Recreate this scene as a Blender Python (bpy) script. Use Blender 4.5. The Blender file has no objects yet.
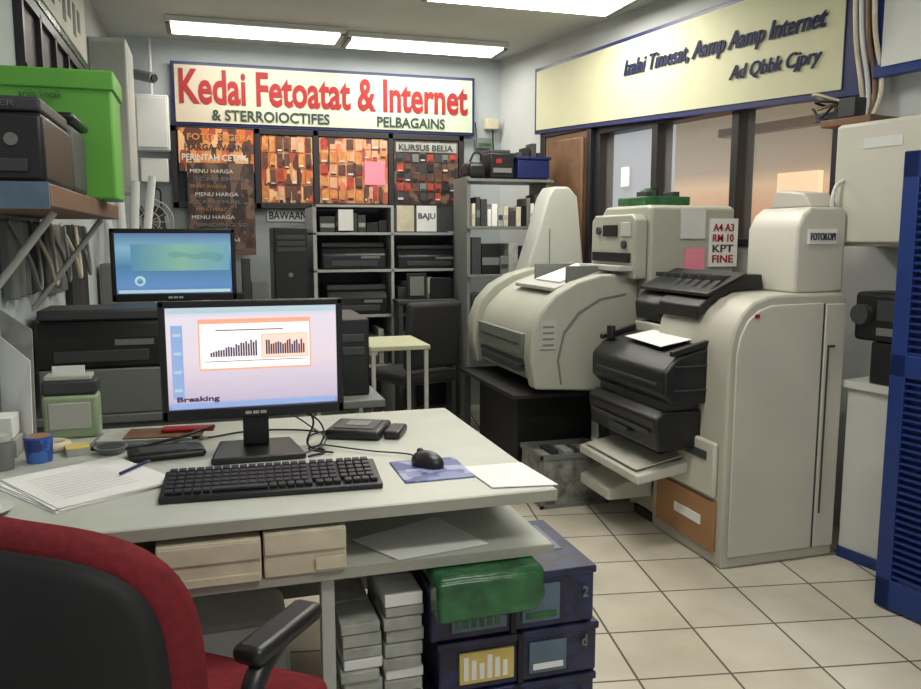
import bpy, bmesh, math, random
from mathutils import Vector, Matrix
random.seed(7)
COL=bpy.context.scene.collection
R=math.radians
# ---------------------------------------------------------------- materials
def nt(name):
    m=bpy.data.materials.new(name); m.use_nodes=True
    return m,m.node_tree,m.node_tree.nodes['Principled BSDF']
def mat(name,c,rough=.5,metal=0,var=.0,scale=6,bump=0,spec=.5,emit=0,coat=0):
    m,t,b=nt(name)
    b.inputs['Base Color'].default_value=(*c,1)
    b.inputs['Roughness'].default_value=rough
    b.inputs['Metallic'].default_value=metal
    b.inputs['Specular IOR Level'].default_value=spec
    b.inputs['Coat Weight'].default_value=coat
    if emit:
        b.inputs['Emission Color'].default_value=(*c,1); b.inputs['Emission Strength'].default_value=emit
    if var or bump:
        tc=t.nodes.new('ShaderNodeTexCoord'); n=t.nodes.new('ShaderNodeTexNoise')
        n.inputs['Scale'].default_value=scale; n.inputs['Detail'].default_value=5
        t.links.new(tc.outputs['Object'],n.inputs['Vector'])
        if var:
            r=t.nodes.new('ShaderNodeValToRGB')
            r.color_ramp.elements[0].position=.3; r.color_ramp.elements[1].position=.72
            r.color_ramp.elements[0].color=(*[max(0,x*(1-var)) for x in c],1)
            r.color_ramp.elements[1].color=(*[min(1,x*(1+var*.6)) for x in c],1)
            t.links.new(n.outputs['Fac'],r.inputs['Fac']); t.links.new(r.outputs['Color'],b.inputs['Base Color'])
        if bump:
            u=t.nodes.new('ShaderNodeBump'); u.inputs['Strength'].default_value=bump; u.inputs['Distance'].default_value=.01
            t.links.new(n.outputs['Fac'],u.inputs['Height']); t.links.new(u.outputs['Normal'],b.inputs['Normal'])
    return m
def patch(name,cols,scale=9,stretch=(1,1,1),emit=0,rough=.4,kind='vor'):
    m,t,b=nt(name); N=t.nodes; L=t.links
    tc=N.new('ShaderNodeTexCoord'); mp=N.new('ShaderNodeMapping'); mp.inputs['Scale'].default_value=stretch
    L.new(tc.outputs['Object'],mp.inputs['Vector'])
    if kind=='vor':
        n=N.new('ShaderNodeTexVoronoi'); n.inputs['Scale'].default_value=scale; n.distance='CHEBYCHEV'
        sp=N.new('ShaderNodeSeparateColor'); L.new(mp.outputs[0],n.inputs['Vector']); L.new(n.outputs['Color'],sp.inputs[0]); f=sp.outputs[0]
    else:
        n=N.new('ShaderNodeTexNoise'); n.inputs['Scale'].default_value=scale; n.inputs['Detail'].default_value=4; L.new(mp.outputs[0],n.inputs['Vector']); f=n.outputs['Fac']
    r=N.new('ShaderNodeValToRGB'); r.color_ramp.interpolation='CONSTANT' if kind=='vor' else 'LINEAR'
    e=r.color_ramp.elements
    lo,hi=(0,1) if kind=='vor' else (.3,.7)
    while len(e)<len(cols): e.new(.5)
    for i,c in enumerate(cols):
        e[i].position=lo+(hi-lo)*i/len(cols); e[i].color=(*c,1)
    L.new(f,r.inputs['Fac']); L.new(r.outputs['Color'],b.inputs['Base Color'])
    b.inputs['Roughness'].default_value=rough
    if emit:
        L.new(r.outputs['Color'],b.inputs['Emission Color']); b.inputs['Emission Strength'].default_value=emit
    return m
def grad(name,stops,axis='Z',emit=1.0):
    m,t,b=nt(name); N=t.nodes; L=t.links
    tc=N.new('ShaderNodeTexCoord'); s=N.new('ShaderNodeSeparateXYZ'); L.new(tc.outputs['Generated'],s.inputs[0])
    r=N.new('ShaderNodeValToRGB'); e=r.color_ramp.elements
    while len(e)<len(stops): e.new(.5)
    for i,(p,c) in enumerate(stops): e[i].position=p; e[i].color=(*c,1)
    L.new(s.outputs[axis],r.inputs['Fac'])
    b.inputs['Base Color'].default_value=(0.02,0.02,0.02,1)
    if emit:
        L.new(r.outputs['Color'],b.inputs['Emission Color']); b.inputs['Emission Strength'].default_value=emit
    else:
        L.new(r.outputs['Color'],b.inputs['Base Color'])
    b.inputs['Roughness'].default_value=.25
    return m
def tiles(name,ang):
    m,t,b=nt(name); N=t.nodes; L=t.links
    tc=N.new('ShaderNodeTexCoord'); mp=N.new('ShaderNodeMapping'); mp.inputs['Rotation'].default_value=(0,0,ang)
    mp.inputs['Location'].default_value=(.07,.12,0)
    L.new(tc.outputs['Object'],mp.inputs['Vector'])
    k=N.new('ShaderNodeTexBrick'); k.offset=0; k.squash=1
    k.inputs['Scale'].default_value=1; k.inputs['Brick Width'].default_value=.3; k.inputs['Row Height'].default_value=.3
    k.inputs['Mortar Size'].default_value=.0045; k.inputs['Mortar Smooth'].default_value=.2
    k.inputs['Color1'].default_value=(.64,.60,.50,1); k.inputs['Color2'].default_value=(.58,.54,.44,1); k.inputs['Mortar'].default_value=(.15,.13,.10,1)
    L.new(mp.outputs[0],k.inputs['Vector'])
    n=N.new('ShaderNodeTexNoise'); n.inputs['Scale'].default_value=3; n.inputs['Detail'].default_value=6; L.new(tc.outputs['Object'],n.inputs['Vector'])
    mx=N.new('ShaderNodeMix'); mx.data_type='RGBA'; mx.blend_type='MULTIPLY'; mx.inputs[0].default_value=.6
    r=N.new('ShaderNodeValToRGB'); r.color_ramp.elements[0].color=(.66,.63,.58,1); r.color_ramp.elements[0].position=.3; r.color_ramp.elements[1].position=.65
    L.new(n.outputs['Fac'],r.inputs[0]); L.new(k.outputs['Color'],mx.inputs[6]); L.new(r.outputs[0],mx.inputs[7]); L.new(mx.outputs[2],b.inputs['Base Color'])
    bp=N.new('ShaderNodeBump'); bp.invert=True; bp.inputs['Strength'].default_value=.4; bp.inputs['Distance'].default_value=.003
    L.new(k.outputs['Fac'],bp.inputs['Height']); L.new(bp.outputs[0],b.inputs['Normal'])
    b.inputs['Roughness'].default_value=.22
    return m
wallm=mat('wall_paint',(.45,.49,.50),.8,var=.10,scale=2)
wallr=mat('wall_paint_cool',(.50,.52,.51),.8,var=.10,scale=2)
ceilm=mat('ceiling_paint',(.52,.53,.50),.9,var=.06,scale=2)
floorm=tiles('floor_tile',R(10))
black=mat('black_plastic',(.009,.009,.010),.38)
blackm=mat('black_matte',(.011,.011,.012),.7)
dgrey=mat('dark_grey_plastic',(.04,.042,.045),.5)
mgrey=mat('mid_grey_plastic',(.16,.17,.16),.5)
lgrey=mat('light_grey_plastic',(.44,.45,.41),.45,var=.07,scale=4)
beige=mat('beige_machine',(.46,.44,.37),.42,var=.08,scale=3)
beige2=mat('beige_machine_light',(.54,.52,.45),.42,var=.07,scale=3)
gmach=mat('grey_green_machine',(.38,.385,.32),.42,var=.08,scale=3)
desk_m=mat('desk_laminate',(.49,.51,.45),.35,var=.09,scale=5)
desk_e=mat('desk_edge',(.34,.34,.28),.5,var=.1,scale=9)
cream=mat('cream_card',(.60,.54,.40),.7,var=.18,scale=14)
paper=mat('paper_white',(.78,.78,.76),.7,var=.05,scale=8)
paperd=mat('paper_grey',(.38,.39,.35),.8,var=.25,scale=20)
pink=mat('pink_paper',(.80,.25,.34),.7)
white=mat('white_paint',(.60,.61,.58),.5,var=.08,scale=4)
rackw=mat('rack_paint',(.38,.39,.37),.5,var=.12,scale=6)
red=mat('red_fabric',(.17,.006,.012),.85,var=.25,scale=60,bump=.3)
redtx=mat('sign_red',(.30,.004,.006),.6)
greentx=mat('sign_green',(.02,.045,.035),.6)
navy=mat('navy_paint',(.008,.014,.09),.4)
navytx=mat('sign_navy',(.006,.010,.06),.7)
blue=mat('blue_paint',(.008,.030,.16),.4,var=.1,scale=8)
blueb=mat('bright_blue',(.03,.10,.36),.4)
green=mat('green_plastic',(.12,.40,.05),.5,var=.08,scale=4)
dgreen=mat('green_wrap',(.03,.14,.05),.25,var=.5,scale=18,bump=.5)
brown=mat('brown_wood',(.17,.09,.045),.5,var=.25,scale=12)
orange=mat('orange_panel',(.34,.17,.07),.4)
metal=mat('galvanised_metal',(.26,.27,.24),.5,metal=.3,var=.6,scale=22)
frame=mat('window_frame_dark',(.015,.014,.017),.4)
tx=mat('text_dark',(.03,.03,.04),.6)
wtx=mat('text_light',(.65,.61,.54),.6)
yellow=mat('yellow_card',(.66,.50,.14),.6,var=.1,scale=10)
tape=mat('blue_label',(.10,.16,.22),.35,var=.35,scale=10)
glass=mat('window_glass',(.5,.5,.5),.05); glass.node_tree.nodes['Principled BSDF'].inputs['Alpha'].default_value=.12
lampm=mat('fluorescent_diffuser',(1,.97,.88),.5,emit=8)
# ---------------------------------------------------------------- builder
class Ob:
    def __init__(s,name,loc=(0,0,0),rz=0,rx=0,ry=0):
        s.e=bpy.data.objects.new(name,None); s.e.empty_display_size=.1
        s.e.location=loc; s.e.rotation_euler=(rx,ry,rz); COL.objects.link(s.e)
    def _mk(s,n,me,mats,bev=0,smooth=True,sub=0):
        if smooth:
            for p in me.polygons: p.use_smooth=True
            try: me.set_sharp_from_angle(angle=R(32))
            except Exception: pass
        for m in (mats if isinstance(mats,(list,tuple)) else [mats]): me.materials.append(m)
        o=bpy.data.objects.new(n,me); COL.objects.link(o); o.parent=s.e
        if bev:
            b=o.modifiers.new('bevel','BEVEL'); b.width=bev; b.segments=3; b.limit_method='ANGLE'; b.angle_limit=R(40)
        return o
    def multi(s,n,L,mats,bev=0):
        bm=bmesh.new()
        for q in L:
            x0,x1,y0,y1,z0,z1=q[:6]
            ret=bmesh.ops.create_cube(bm,size=1)
            c=Vector(((x0+x1)/2,(y0+y1)/2,(z0+z1)/2))
            M=Matrix.Translation(c)@(Matrix.Rotation(q[7],4,'Z') if len(q)>7 else Matrix())@Matrix.Diagonal((abs(x1-x0),abs(y1-y0),abs(z1-z0),1))
            bmesh.ops.transform(bm,matrix=M,verts=ret['verts'])
            if len(q)>6:
                for f in set(f for v in ret['verts'] for f in v.link_faces): f.material_index=q[6]
        me=bpy.data.meshes.new(n); bm.to_mesh(me); bm.free()
        return s._mk(n,me,mats,bev)
    def box(s,n,x0,x1,y0,y1,z0,z1,m,bev=0,rot=None):
        c=((x0+x1)/2,(y0+y1)/2,(z0+z1)/2)
        if rot is None: return s.multi(n,[(x0,x1,y0,y1,z0,z1)],m,bev)
        o=s.multi(n,[(x0-c[0],x1-c[0],y0-c[1],y1-c[1],z0-c[2],z1-c[2])],m,bev); o.location=c; o.rotation_euler=rot; return o
    def prism(s,n,pts,ax,a,b,m,bev=0):
        bm=bmesh.new()
        def P(p,k): return (k,p[0],p[1]) if ax=='x' else ((p[0],k,p[1]) if ax=='y' else (p[0],p[1],k))
        A=[bm.verts.new(P(p,a)) for p in pts]; B=[bm.verts.new(P(p,b)) for p in pts]
        bm.faces.new(A); bm.faces.new(B[::-1]); N=len(pts)
        for i in range(N): bm.faces.new((A[i],B[i],B[(i+1)%N],A[(i+1)%N]))
        bmesh.ops.recalc_face_normals(bm,faces=bm.faces)
        me=bpy.data.meshes.new(n); bm.to_mesh(me); bm.free()
        return s._mk(n,me,m,bev)
    def cyl(s,n,p0,p1,r,m,r2=None,seg=24,bev=0):
        p0=Vector(p0);p1=Vector(p1);d=p1-p0
        bm=bmesh.new(); bmesh.ops.create_cone(bm,cap_ends=True,segments=seg,radius1=r,radius2=r if r2 is None else r2,depth=d.length)
        M=Matrix.Translation((p0+p1)/2)@d.to_track_quat('Z','Y').to_matrix().to_4x4()
        bmesh.ops.transform(bm,matrix=M,verts=bm.verts)
        me=bpy.data.meshes.new(n); bm.to_mesh(me); bm.free()
        return s._mk(n,me,m,bev)
    def tube(s,n,pts,r,m,cyc=False):
        c=bpy.data.curves.new(n,'CURVE'); c.dimensions='3D'; c.bevel_depth=r; c.bevel_resolution=3; c.use_fill_caps=True
        sp=c.splines.new('BEZIER'); sp.bezier_points.add(len(pts)-1)
        for i,p in enumerate(pts):
            q=sp.bezier_points[i]; q.co=p; q.handle_left_type=q.handle_right_type='AUTO'
        sp.use_cyclic_u=cyc
        c.materials.append(m); o=bpy.data.objects.new(n,c); COL.objects.link(o); o.parent=s.e; return o
    def text(s,n,body,x,y,z,w,h,m,off=0,shear=0,rot=(R(90),0,0)):
        c=bpy.data.curves.new(n,'FONT'); c.body=body; c.size=1; c.extrude=.002; c.offset=off; c.shear=shear; c.resolution_u=3
        c.materials.append(m); o=bpy.data.objects.new(n,c); COL.objects.link(o)
        bpy.context.view_layer.update()
        d=o.dimensions; bb=o.bound_box
        sx=w/max(d.x,1e-4); sy=h/max(d.y,1e-4)
        x_off=min(v[0] for v in bb)*sx; y_off=min(v[1] for v in bb)*sy
        o.scale=(sx,sy,1); o.rotation_euler=rot; o.parent=s.e
        if rot[0]>0.5: o.location=(x-x_off,y,z-y_off)
        else: o.location=(x-x_off,y-y_off,z)
        return o
    def quad(s,n,pts,m,th=.002):
        bm=bmesh.new(); v=[bm.verts.new(p) for p in pts]; f=bm.faces.new(v); bm.normal_update()
        nrm=f.normal.copy()
        w=[bm.verts.new(Vector(p)+nrm*th) for p in pts]; bm.faces.new(w)
        k=len(pts)
        for i in range(k): bm.faces.new((v[i],v[(i+1)%k],w[(i+1)%k],w[i]))
        bmesh.ops.recalc_face_normals(bm,faces=bm.faces)
        me=bpy.data.meshes.new(n); bm.to_mesh(me); bm.free()
        return s._mk(n,me,m,0,smooth=False)
def mesh1(name,bounds,m,bev=0):
    o=Ob('tmp'); r=o.multi(name,bounds,m,bev); r.parent=None; bpy.data.objects.remove(o.e); return r

# ---------------------------------------------------------------- room shell
WX=-.6; BY=6.2; CH=2.7
mesh1('floor',[(WX-.1,4.2,-1.2,BY+.1,-.1,0)],floorm)
mesh1('ceiling',[(WX-.1,4.2,-1.2,BY+.1,CH,CH+.1)],ceilm)
mesh1('wall_left',[(WX-.1,WX,-1.2,BY+.1,0,CH)],wallm)
mesh1('wall_back',[(WX-.1,2.25,BY,BY+.1,0,CH)],wallm)
RW=(2.22,6.2,0); RA=R(-80)
def wall_piece(name,L,m):
    o=Ob('tmp',RW,RA); r=o.multi(name,L,m); bpy.context.view_layer.update()
    r.parent=None; r.location=RW; r.rotation_euler=(0,0,RA); bpy.data.objects.remove(o.e); return r
W0,W1,WZ0,WZ1=1.27,3.12,1.3,2.05
wall_piece('wall_right',[(-.1,W0,0,.1,0,CH),(W1,7.5,0,.1,0,CH),(W0,W1,0,.1,0,WZ0),(W0,W1,0,.1,WZ1,CH)],wallr)
wall_piece('wall_low_ledge',[(3.46,4.6,-.30,-.001,0,.73)],white)
wall_piece('trim_ledge_top',[(3.44,4.6,-.32,-.001,.731,.76)],white)
wall_piece('baseboard_right',[(3.46,4.6,-.312,-.301,0,.045)],blue)
w=Ob('window_1',RW,RA)
fr=[]
for x in (W0,1.83,2.46,W1-.04): fr.append((x,x+.05,-.02,.1,WZ0,WZ1))
fr+= [(W0,W1,-.02,.1,WZ0,WZ0+.04),(W0,W1,-.02,.1,WZ1-.05,WZ1)]
w.multi('frame',fr,frame,.004)
w.box('pane',W0+.01,W1-.01,.04,.05,WZ0+.02,WZ1-.02,glass)
w.multi('notice',[(1.5,1.58,.02,.03,1.66,1.78)],paper)
corr=grad('corridor_glow',[(0,(.30,.16,.09)),(.42,(.50,.24,.10)),(.52,(.85,.40,.20)),(.60,(.95,.62,.36)),(.64,(.50,.36,.24)),(.72,(.34,.27,.18)),(1,(.42,.36,.25))],'Z',.75)  # warm corridor light put into the backdrop's own emission gradient
wall_piece('wall_corridor_backdrop',[(.2,5.2,1.6,1.7,0,2.9)],corr)
c=Ob('corridor_storefront',RW,RA)
sunm=mat('daylight_panel',(1,.62,.38),.5,emit=1.1); sunw=mat('daylight_white',(1,.9,.75),.5,emit=1.2)
c.multi('lit_panels',[(2.15,2.5,1.5,1.55,1.35,1.95,0),(2.62,3.0,1.5,1.55,1.55,2.05,1),(1.4,1.75,1.5,1.55,1.4,1.8,0),(3.15,3.5,1.5,1.55,1.2,1.8,0),(3.6,4.0,1.5,1.55,1.6,2.1,1)],[sunm,sunw])  # glowing panels added as daylight beyond the windows
c.multi('posts',[(1.2,1.26,1.3,1.4,0,2.9),(2.05,2.13,1.3,1.4,0,2.9),(3.04,3.12,1.3,1.4,0,2.9),(1.0,4.4,1.3,1.34,1.0,1.05),(1.0,4.4,1.3,1.4,2.08,2.14)],brown)
def lamp(x0,x1,y0,y1):
    o=Ob('fluorescent_ceiling_lamp')
    o.box('housing',x0-.03,x1+.03,y0-.03,y1+.03,CH-.035,CH-.001,white,.004)
    o.box('diffuser',x0,x1,y0,y1,CH-.045,CH-.0355,lampm)
    o.multi('end_caps',[(x0-.03,x0,y0,y1,CH-.05,CH-.036),(x1,x1+.03,y0,y1,CH-.05,CH-.036)],mgrey)
lamp(-.17,.88,5.56,5.84); lamp(.97,2.04,5.64,5.92); lamp(1.22,2.32,4.0,4.64)
lamp(.4,1.6,2.2,2.6); lamp(.2,1.4,.2,.6)  # second fixture is unseen, above the front fill light

# ---------------------------------------------------------------- back wall sign
o=Ob('shop_signboard')
sg=grad('sign_cream',[(0,(.54,.46,.36)),(.35,(.54,.55,.42)),(1,(.50,.58,.44))],'X',emit=0)
o.box('border',-.20,1.99,6.14,6.17,2.115,2.545,navy,.004)
o.box('face',-.178,1.968,6.132,6.141,2.138,2.522,sg)
o.text('title','Kedai Fetoatat & Internet',-.15,6.128,2.262,2.08,.235,redtx,.026)
o.text('subtitle_a','& STERROIOCTIFES',.06,6.128,2.155,.82,.075,greentx,.02)
o.text('subtitle_b','PELBAGAINS',1.23,6.128,2.155,.52,.075,greentx,.02)
o=Ob('window_2')
fr=[(-.22,1.90,6.12,6.19,2.07,2.11),(-.22,1.90,6.12,6.19,1.55,1.59)]
for x in (-.22,.34,.755,1.31,1.86): fr.append((x,x+.04,6.12,6.19,1.55,2.11))
o.multi('frame',fr,frame,.003)
o.box('pane',-.2,1.88,6.17,6.18,1.57,2.09,dgrey)
org=patch('poster_orange',[(.50,.12,.03),(.08,.03,.02),(.60,.26,.08),(.32,.06,.03),(.72,.42,.20),(.10,.04,.03),(.55,.18,.06)],24,(1,1,.45),emit=.10)
org2=patch('poster_salmon',[(.55,.16,.07),(.70,.34,.20),(.40,.09,.05),(.60,.26,.08),(.10,.04,.03),(.66,.30,.16)],30,(1,1,.35),emit=.10)
drk=patch('poster_dark',[(.03,.018,.015),(.08,.04,.03),(.045,.03,.03),(.16,.09,.06)],26,(1,1,.6))
def collage(o,x0,x1,z0,z1,y,nx,nz,mats):
    L=[]
    for i in range(nx):
        for k in range(nz):
            if random.random()<.12: continue
            w_=(x1-x0)/nx; h=(z1-z0)/nz; g=.005
            L.append((x0+i*w_+g,x0+(i+1)*w_-g*random.uniform(.5,2),y-.003*random.random(),y+.004,z0+k*h+g*random.uniform(1,3),z0+(k+1)*h-g,random.randrange(len(mats))))
    o.multi('cards',L,mats)
    o.multi('card_captions',[(q[0]+.006,q[1]-.006,q[2]-.003,q[2]-.0005,q[4]+.006,q[4]+.012+.01*random.random(),j%3) for j,q in enumerate(L) if random.random()<.7],[wtx,blackm,redtx])
redm=mat('print_red',(.42,.05,.03),.5,var=.4,scale=30); orm=mat('print_orange',(.62,.25,.07),.5,var=.4,scale=30); salm=mat('print_salmon',(.68,.36,.22),.5,var=.3,scale=30); brm=mat('print_brown',(.12,.05,.03),.5,var=.5,scale=30)
o=Ob('promo_poster')
o.box('sheet',-.17,.335,6.105,6.118,1.80,2.095,org)
for i in range(3): o.text('head_%d'%i,['PERINTAH CETAK','HARGA WARNA','FOTO SEGERA'][i],-.15+.02*i,6.103,1.875+.07*i,.44,.045,[wtx,tx,orm][i],.02)
o.box('sheet_dark',-.12,.33,6.095,6.104,1.22,1.86,drk)
for i in range(11):
    o.text('line_%d'%i,random.choice(['MENU HARGA','FOTOSTAT A4','PRINT WARNA','LAMINATE 20','SCAN EMAIL','BINDING 50']),-.10+.03*(i%2),6.092,1.26+.053*i,.34-.05*(i%3),.026,[mgrey,wtx,orange][i%3],.0)
o=Ob('promo_poster')
o.box('sheet',.385,.75,6.13,6.15,1.595,2.065,org)
collage(o,.39,.745,1.60,2.06,6.124,7,4,[redm,orm,brm,salm,org,brm])
o=Ob('promo_poster')
o.box('sheet',.80,1.305,6.13,6.15,1.595,2.065,org2)
collage(o,.805,1.12,1.60,2.06,6.124,5,5,[salm,orm,redm,org2,brm])
collage(o,1.12,1.30,1.60,1.72,6.124,5,1,[brm,salm,redm])
collage(o,1.12,1.30,1.91,2.06,6.124,3,2,[salm,orm,org2])
o.box('note',1.13,1.28,6.120,6.129,1.73,1.90,pink)
o=Ob('menu_poster')
o.box('sheet',1.355,1.855,6.13,6.15,1.595,2.065,drk)
o.box('head_band',1.37,1.84,6.124,6.129,1.98,2.05,paperd); o.text('head','KURSUS BELIA',1.39,6.122,1.99,.42,.045,tx,.015)
collage(o,1.37,1.84,1.61,1.97,6.124,8,5,[brm,dgrey,mgrey,brm,blackm,redm])
o=Ob('paper_sign')
o.box('sheet',.42,.72,6.185,6.195,1.46,1.545,paper); o.text('word','BAWAAN',.435,6.183,1.475,.27,.055,tx,.015)
o=Ob('electrical_box')
o.box('body',-.44,-.22,6.05,6.195,1.93,2.30,white,.01); o.box('door',-.425,-.235,6.042,6.05,1.95,2.28,white,.004)
o.tube('conduit',[(-.33,6.12,2.30),(-.33,6.13,2.5),(-.33,6.13,2.68)],.012,white)
o=Ob('electrical_box'); o.box('body',-.42,-.24,6.08,6.195,1.72,1.88,white,.008); o.tube('cable',[(-.33,6.1,1.72),(-.36,6.1,1.5),(-.3,6.12,1.2)],.01,blackm)
o=Ob('security_camera'); o.cyl('body',(-.42,6.02,2.42),(-.30,5.9,2.38),.035,mgrey); o.cyl('arm',(-.42,6.195,2.46),(-.42,6.02,2.42),.012,mgrey); o.cyl('lens',(-.31,5.91,2.383),(-.29,5.89,2.378),.024,black)
o=Ob('router'); o.box('body',2.0,2.12,6.1,6.19,2.02,2.10,mgrey,.006); o.box('lights',2.01,2.11,6.095,6.1,2.04,2.06,dgreen); o.cyl('antenna',(2.01,6.15,2.10),(2.0,6.15,2.22),.005,black)
o=Ob('junction_box'); o.box('body',2.08,2.18,6.12,6.19,2.17,2.25,cream,.006); o.tube('cable',[(2.15,6.17,2.17),(2.15,6.17,2.1),(2.16,6.17,1.95)],.006,black)
o=Ob('hanging_bag'); o.prism('bag',[(-.42,1.32),(-.38,1.50),(-.33,1.58),(-.29,1.56),(-.27,1.35),(-.30,1.28)],'y',6.10,6.18,blackm,.02); o.tube('strap',[(-.36,6.15,1.56),(-.33,6.17,1.68),(-.30,6.15,1.56)],.006,blackm)

# ---------------------------------------------------------------- right wall sign
o=Ob('signboard',RW,RA)
sg2=mat('sign_pale_cream',(.55,.54,.36),.7,var=.08,scale=3)
o.prism('border',[(.60,2.525),(3.28,2.545),(3.28,1.955),(.60,2.075)],'y',-.06,-.02,navy,.003)
o.prism('face',[(.63,2.50),(3.15,2.52),(3.15,1.995),(.63,2.10)],'y',-.066,-.0605,sg2)
def wt(n,b,x,z,w_,h,off=0):
    for k in range(2):
        t=o.text(n+'_%d'%k,b,x+.006*k,-.073,z,w_,h,navytx,off,.3); t.rotation_euler=(R(90),R(1.0),0)
wt('title','Izalai Timesat, Aamp Aamp Internet',1.62,2.28,1.44,.115,.010)
wt('subtitle','Ad Qbbk Cjpry',2.48,2.12,.56,.09,.0)
o=Ob('signboard',RW,RA)
o.box('border',3.36,4.4,-.14,-.10,2.0,2.62,blue,.003); o.box('face',3.40,4.36,-.147,-.141,2.04,2.58,white)
o=Ob('service_pipes',RW,RA)
for i in range(4): o.tube('pipe_%d'%i,[(3.30+.03*i,-.10-.02*i,1.85),(3.30+.03*i,-.12,1.95),(3.29+.03*i,-.17,2.2),(3.28+.03*i,-.17,2.69)],.010,[cream,white,brown,cream][i])
o.multi('clamps',[(3.18,3.42,-.22,-.02,1.815,1.845,0),(3.05,3.2,-.1,-.0,1.86,1.9,1),(3.25,3.33,-.2,-.1,1.85,1.93,1)],[brown,dgrey],.004)
for i in range(4): o.tube('wire_%d'%i,[(3.0+.04*i,-.06,1.93),(3.1,-.12-.02*i,1.88+.03*i),(3.2+.02*i,-.14,1.92),(3.32,-.15,1.86+.02*i)],.006,[blackm,brown,blackm,cream][i])
o=Ob('door_1',RW,RA)
o.box('leaf',.72,1.22,-.04,-.001,.0,2.04,brown,.004); o.box('curtain',.9,1.2,-.07,-.045,1.0,2.0,brown,.01)
o.multi('frame',[(.66,.72,-.05,-.001,0,2.09),(1.22,1.265,-.05,-.001,0,2.09),(.66,1.265,-.05,-.001,2.04,2.09)],frame,.003)
o=Ob('storage_cabinet',RW,RA)
o.box('carcass',3.31,3.78,-.26,-.001,1.31,1.81,beige2,.008)
o.box('door',3.32,3.77,-.285,-.262,1.325,1.80,beige2,.008)
o.tube('handle',[(3.365,-.285,1.40),(3.365,-.33,1.43),(3.365,-.33,1.55),(3.365,-.285,1.58)],.008,white)
o.box('label',3.45,3.62,-.288,-.286,1.70,1.74,white)
o.multi('hinges',[(3.75,3.775,-.292,-.285,1.38,1.42),(3.75,3.775,-.292,-.285,1.70,1.74)],mgrey)
o=Ob('card_terminal',RW,RA)
o.box('lower',3.55,3.68,-.30,-.14,.761,.93,black,.008); o.box('upper',3.47,3.71,-.31,-.12,.932,1.13,black,.02)
o.cyl('knob',(3.52,-.31,1.04),(3.52,-.345,1.04),.04,dgrey); o.box('slot',3.58,3.69,-.317,-.31,1.02,1.1,dgrey)
o.box('buttons',3.58,3.69,-.315,-.31,.96,.99,mgrey)
o.tube('cable',[(3.66,-.14,.85),(3.68,-.06,.9),(3.7,-.02,1.2),(3.68,-.02,1.30)],.006,blackm)
o=Ob('louvred_door',RW,RA)
D0,D1=3.85,4.65
o.multi('stiles',[(D0,D0+.06,-.60,-.555,.01,1.64),(D1-.06,D1,-.60,-.555,.01,1.64),(D0,D1,-.60,-.555,.01,.12),(D0,D1,-.60,-.555,1.55,1.64),(D0,D1,-.60,-.555,.86,.94)],blue,.003)
L=[]
for k in range(54):
    z=.13+k*.0262
    if .84<z<.94: continue
    L.append((D0+.06,D1-.06,-.596,-.570,z,z+.008)); L.append((D0+.06,D1-.06,-.572,-.562,z+.006,z+.022))
o.multi('louvres',L,blue)

# ---------------------------------------------------------------- front copier
o=Ob('photocopier')
prof=[(1.95,.0),(1.95,.90),(1.965,.98),(2.0,1.045),(2.05,1.09),(2.12,1.115),(2.2,1.12),(2.48,1.12),(2.50,1.09),(2.50,0)]
o.prism('body',prof,'y',2.75,3.30,beige,.012)
o.prism('side_cover',[(1.975,.05),(1.975,.88),(1.99,.96),(2.02,1.02),(2.07,1.06),(2.13,1.08),(2.38,1.085),(2.38,.05)],'y',2.738,2.7495,beige2,.006)
o.box('back_cover',2.39,2.49,2.738,2.7495,.05,1.08,beige2,.006)
o.multi('cover_seam',[(2.38,2.388,2.742,2.75,.05,1.08),(2.405,2.411,2.733,2.738,.2,.9),(2.405,2.44,2.733,2.738,.9,.91)],dgrey)
o.box('foot_plinth',1.97,2.49,2.77,3.5,.001,.05,dgrey)
o.box('power_cap',2.05,2.07,2.733,2.738,1.03,1.045,redtx)
o.box('lower_body',1.97,2.47,3.301,3.55,.03,.95,beige,.01)
o.box('brown_panel',1.935,1.949,2.79,3.24,.06,.27,orange,.004)
o.box('brown_label',1.930,1.9345,2.88,3.08,.15,.19,paper)
o.box('front_cover',1.925,1.949,2.79,3.26,.29,.52,beige2,.01)
o.box('handle_recess',1.92,1.926,2.84,3.0,.44,.475,dgrey)
o.prism('output_shelf',[(1.69,.31),(1.69,.35),(1.95,.40),(1.95,.35)],'y',2.98,3.55,beige2,.008)
o.prism('lower_tray',[(1.72,.14),(1.72,.19),(1.95,.26),(1.95,.14)],'y',3.3,3.6,beige2,.01)
o.box('shelf_lip',1.70,1.94,3.02,3.5,.386,.392,beige2,0,rot=(0,R(-11),0))
FX=.07
def sh(p): return [(a+FX,b) for a,b in p]
o.prism('feeder_lower',sh([(1.68,.46),(1.66,.60),(1.70,.63),(2.0,.63),(2.0,.46)]),'y',2.93,3.55,black,.012)
o.prism('feeder_upper',sh([(1.72,.66),(1.68,.70),(1.68,.80),(1.74,.86),(1.95,.92),(2.0,.92),(2.0,.66)]),'y',2.90,3.56,black,.015)
o.box('feeder_gap',1.72+FX,1.98+FX,2.95,3.54,.63,.665,dgrey)
o.multi('feeder_ribs',[(1.674+FX,1.68+FX,2.95,3.5,.74,.75),(1.655+FX,1.662+FX,2.98,3.5,.53,.545),(1.655+FX,1.66+FX,3.15,3.32,.49,.52),(1.80,1.98,2.893,2.9,.72,.725),(1.80,1.98,2.893,2.9,.82,.825)],dgrey)
o.prism('tray_rim',sh([(1.72,.862),(1.72,.885),(2.0,.955),(2.0,.925)]),'y',2.90,2.93,black,.004)
o.prism('tray_rim_b',sh([(1.72,.862),(1.72,.885),(2.0,.955),(2.0,.925)]),'y',3.53,3.56,black,.004)
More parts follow.
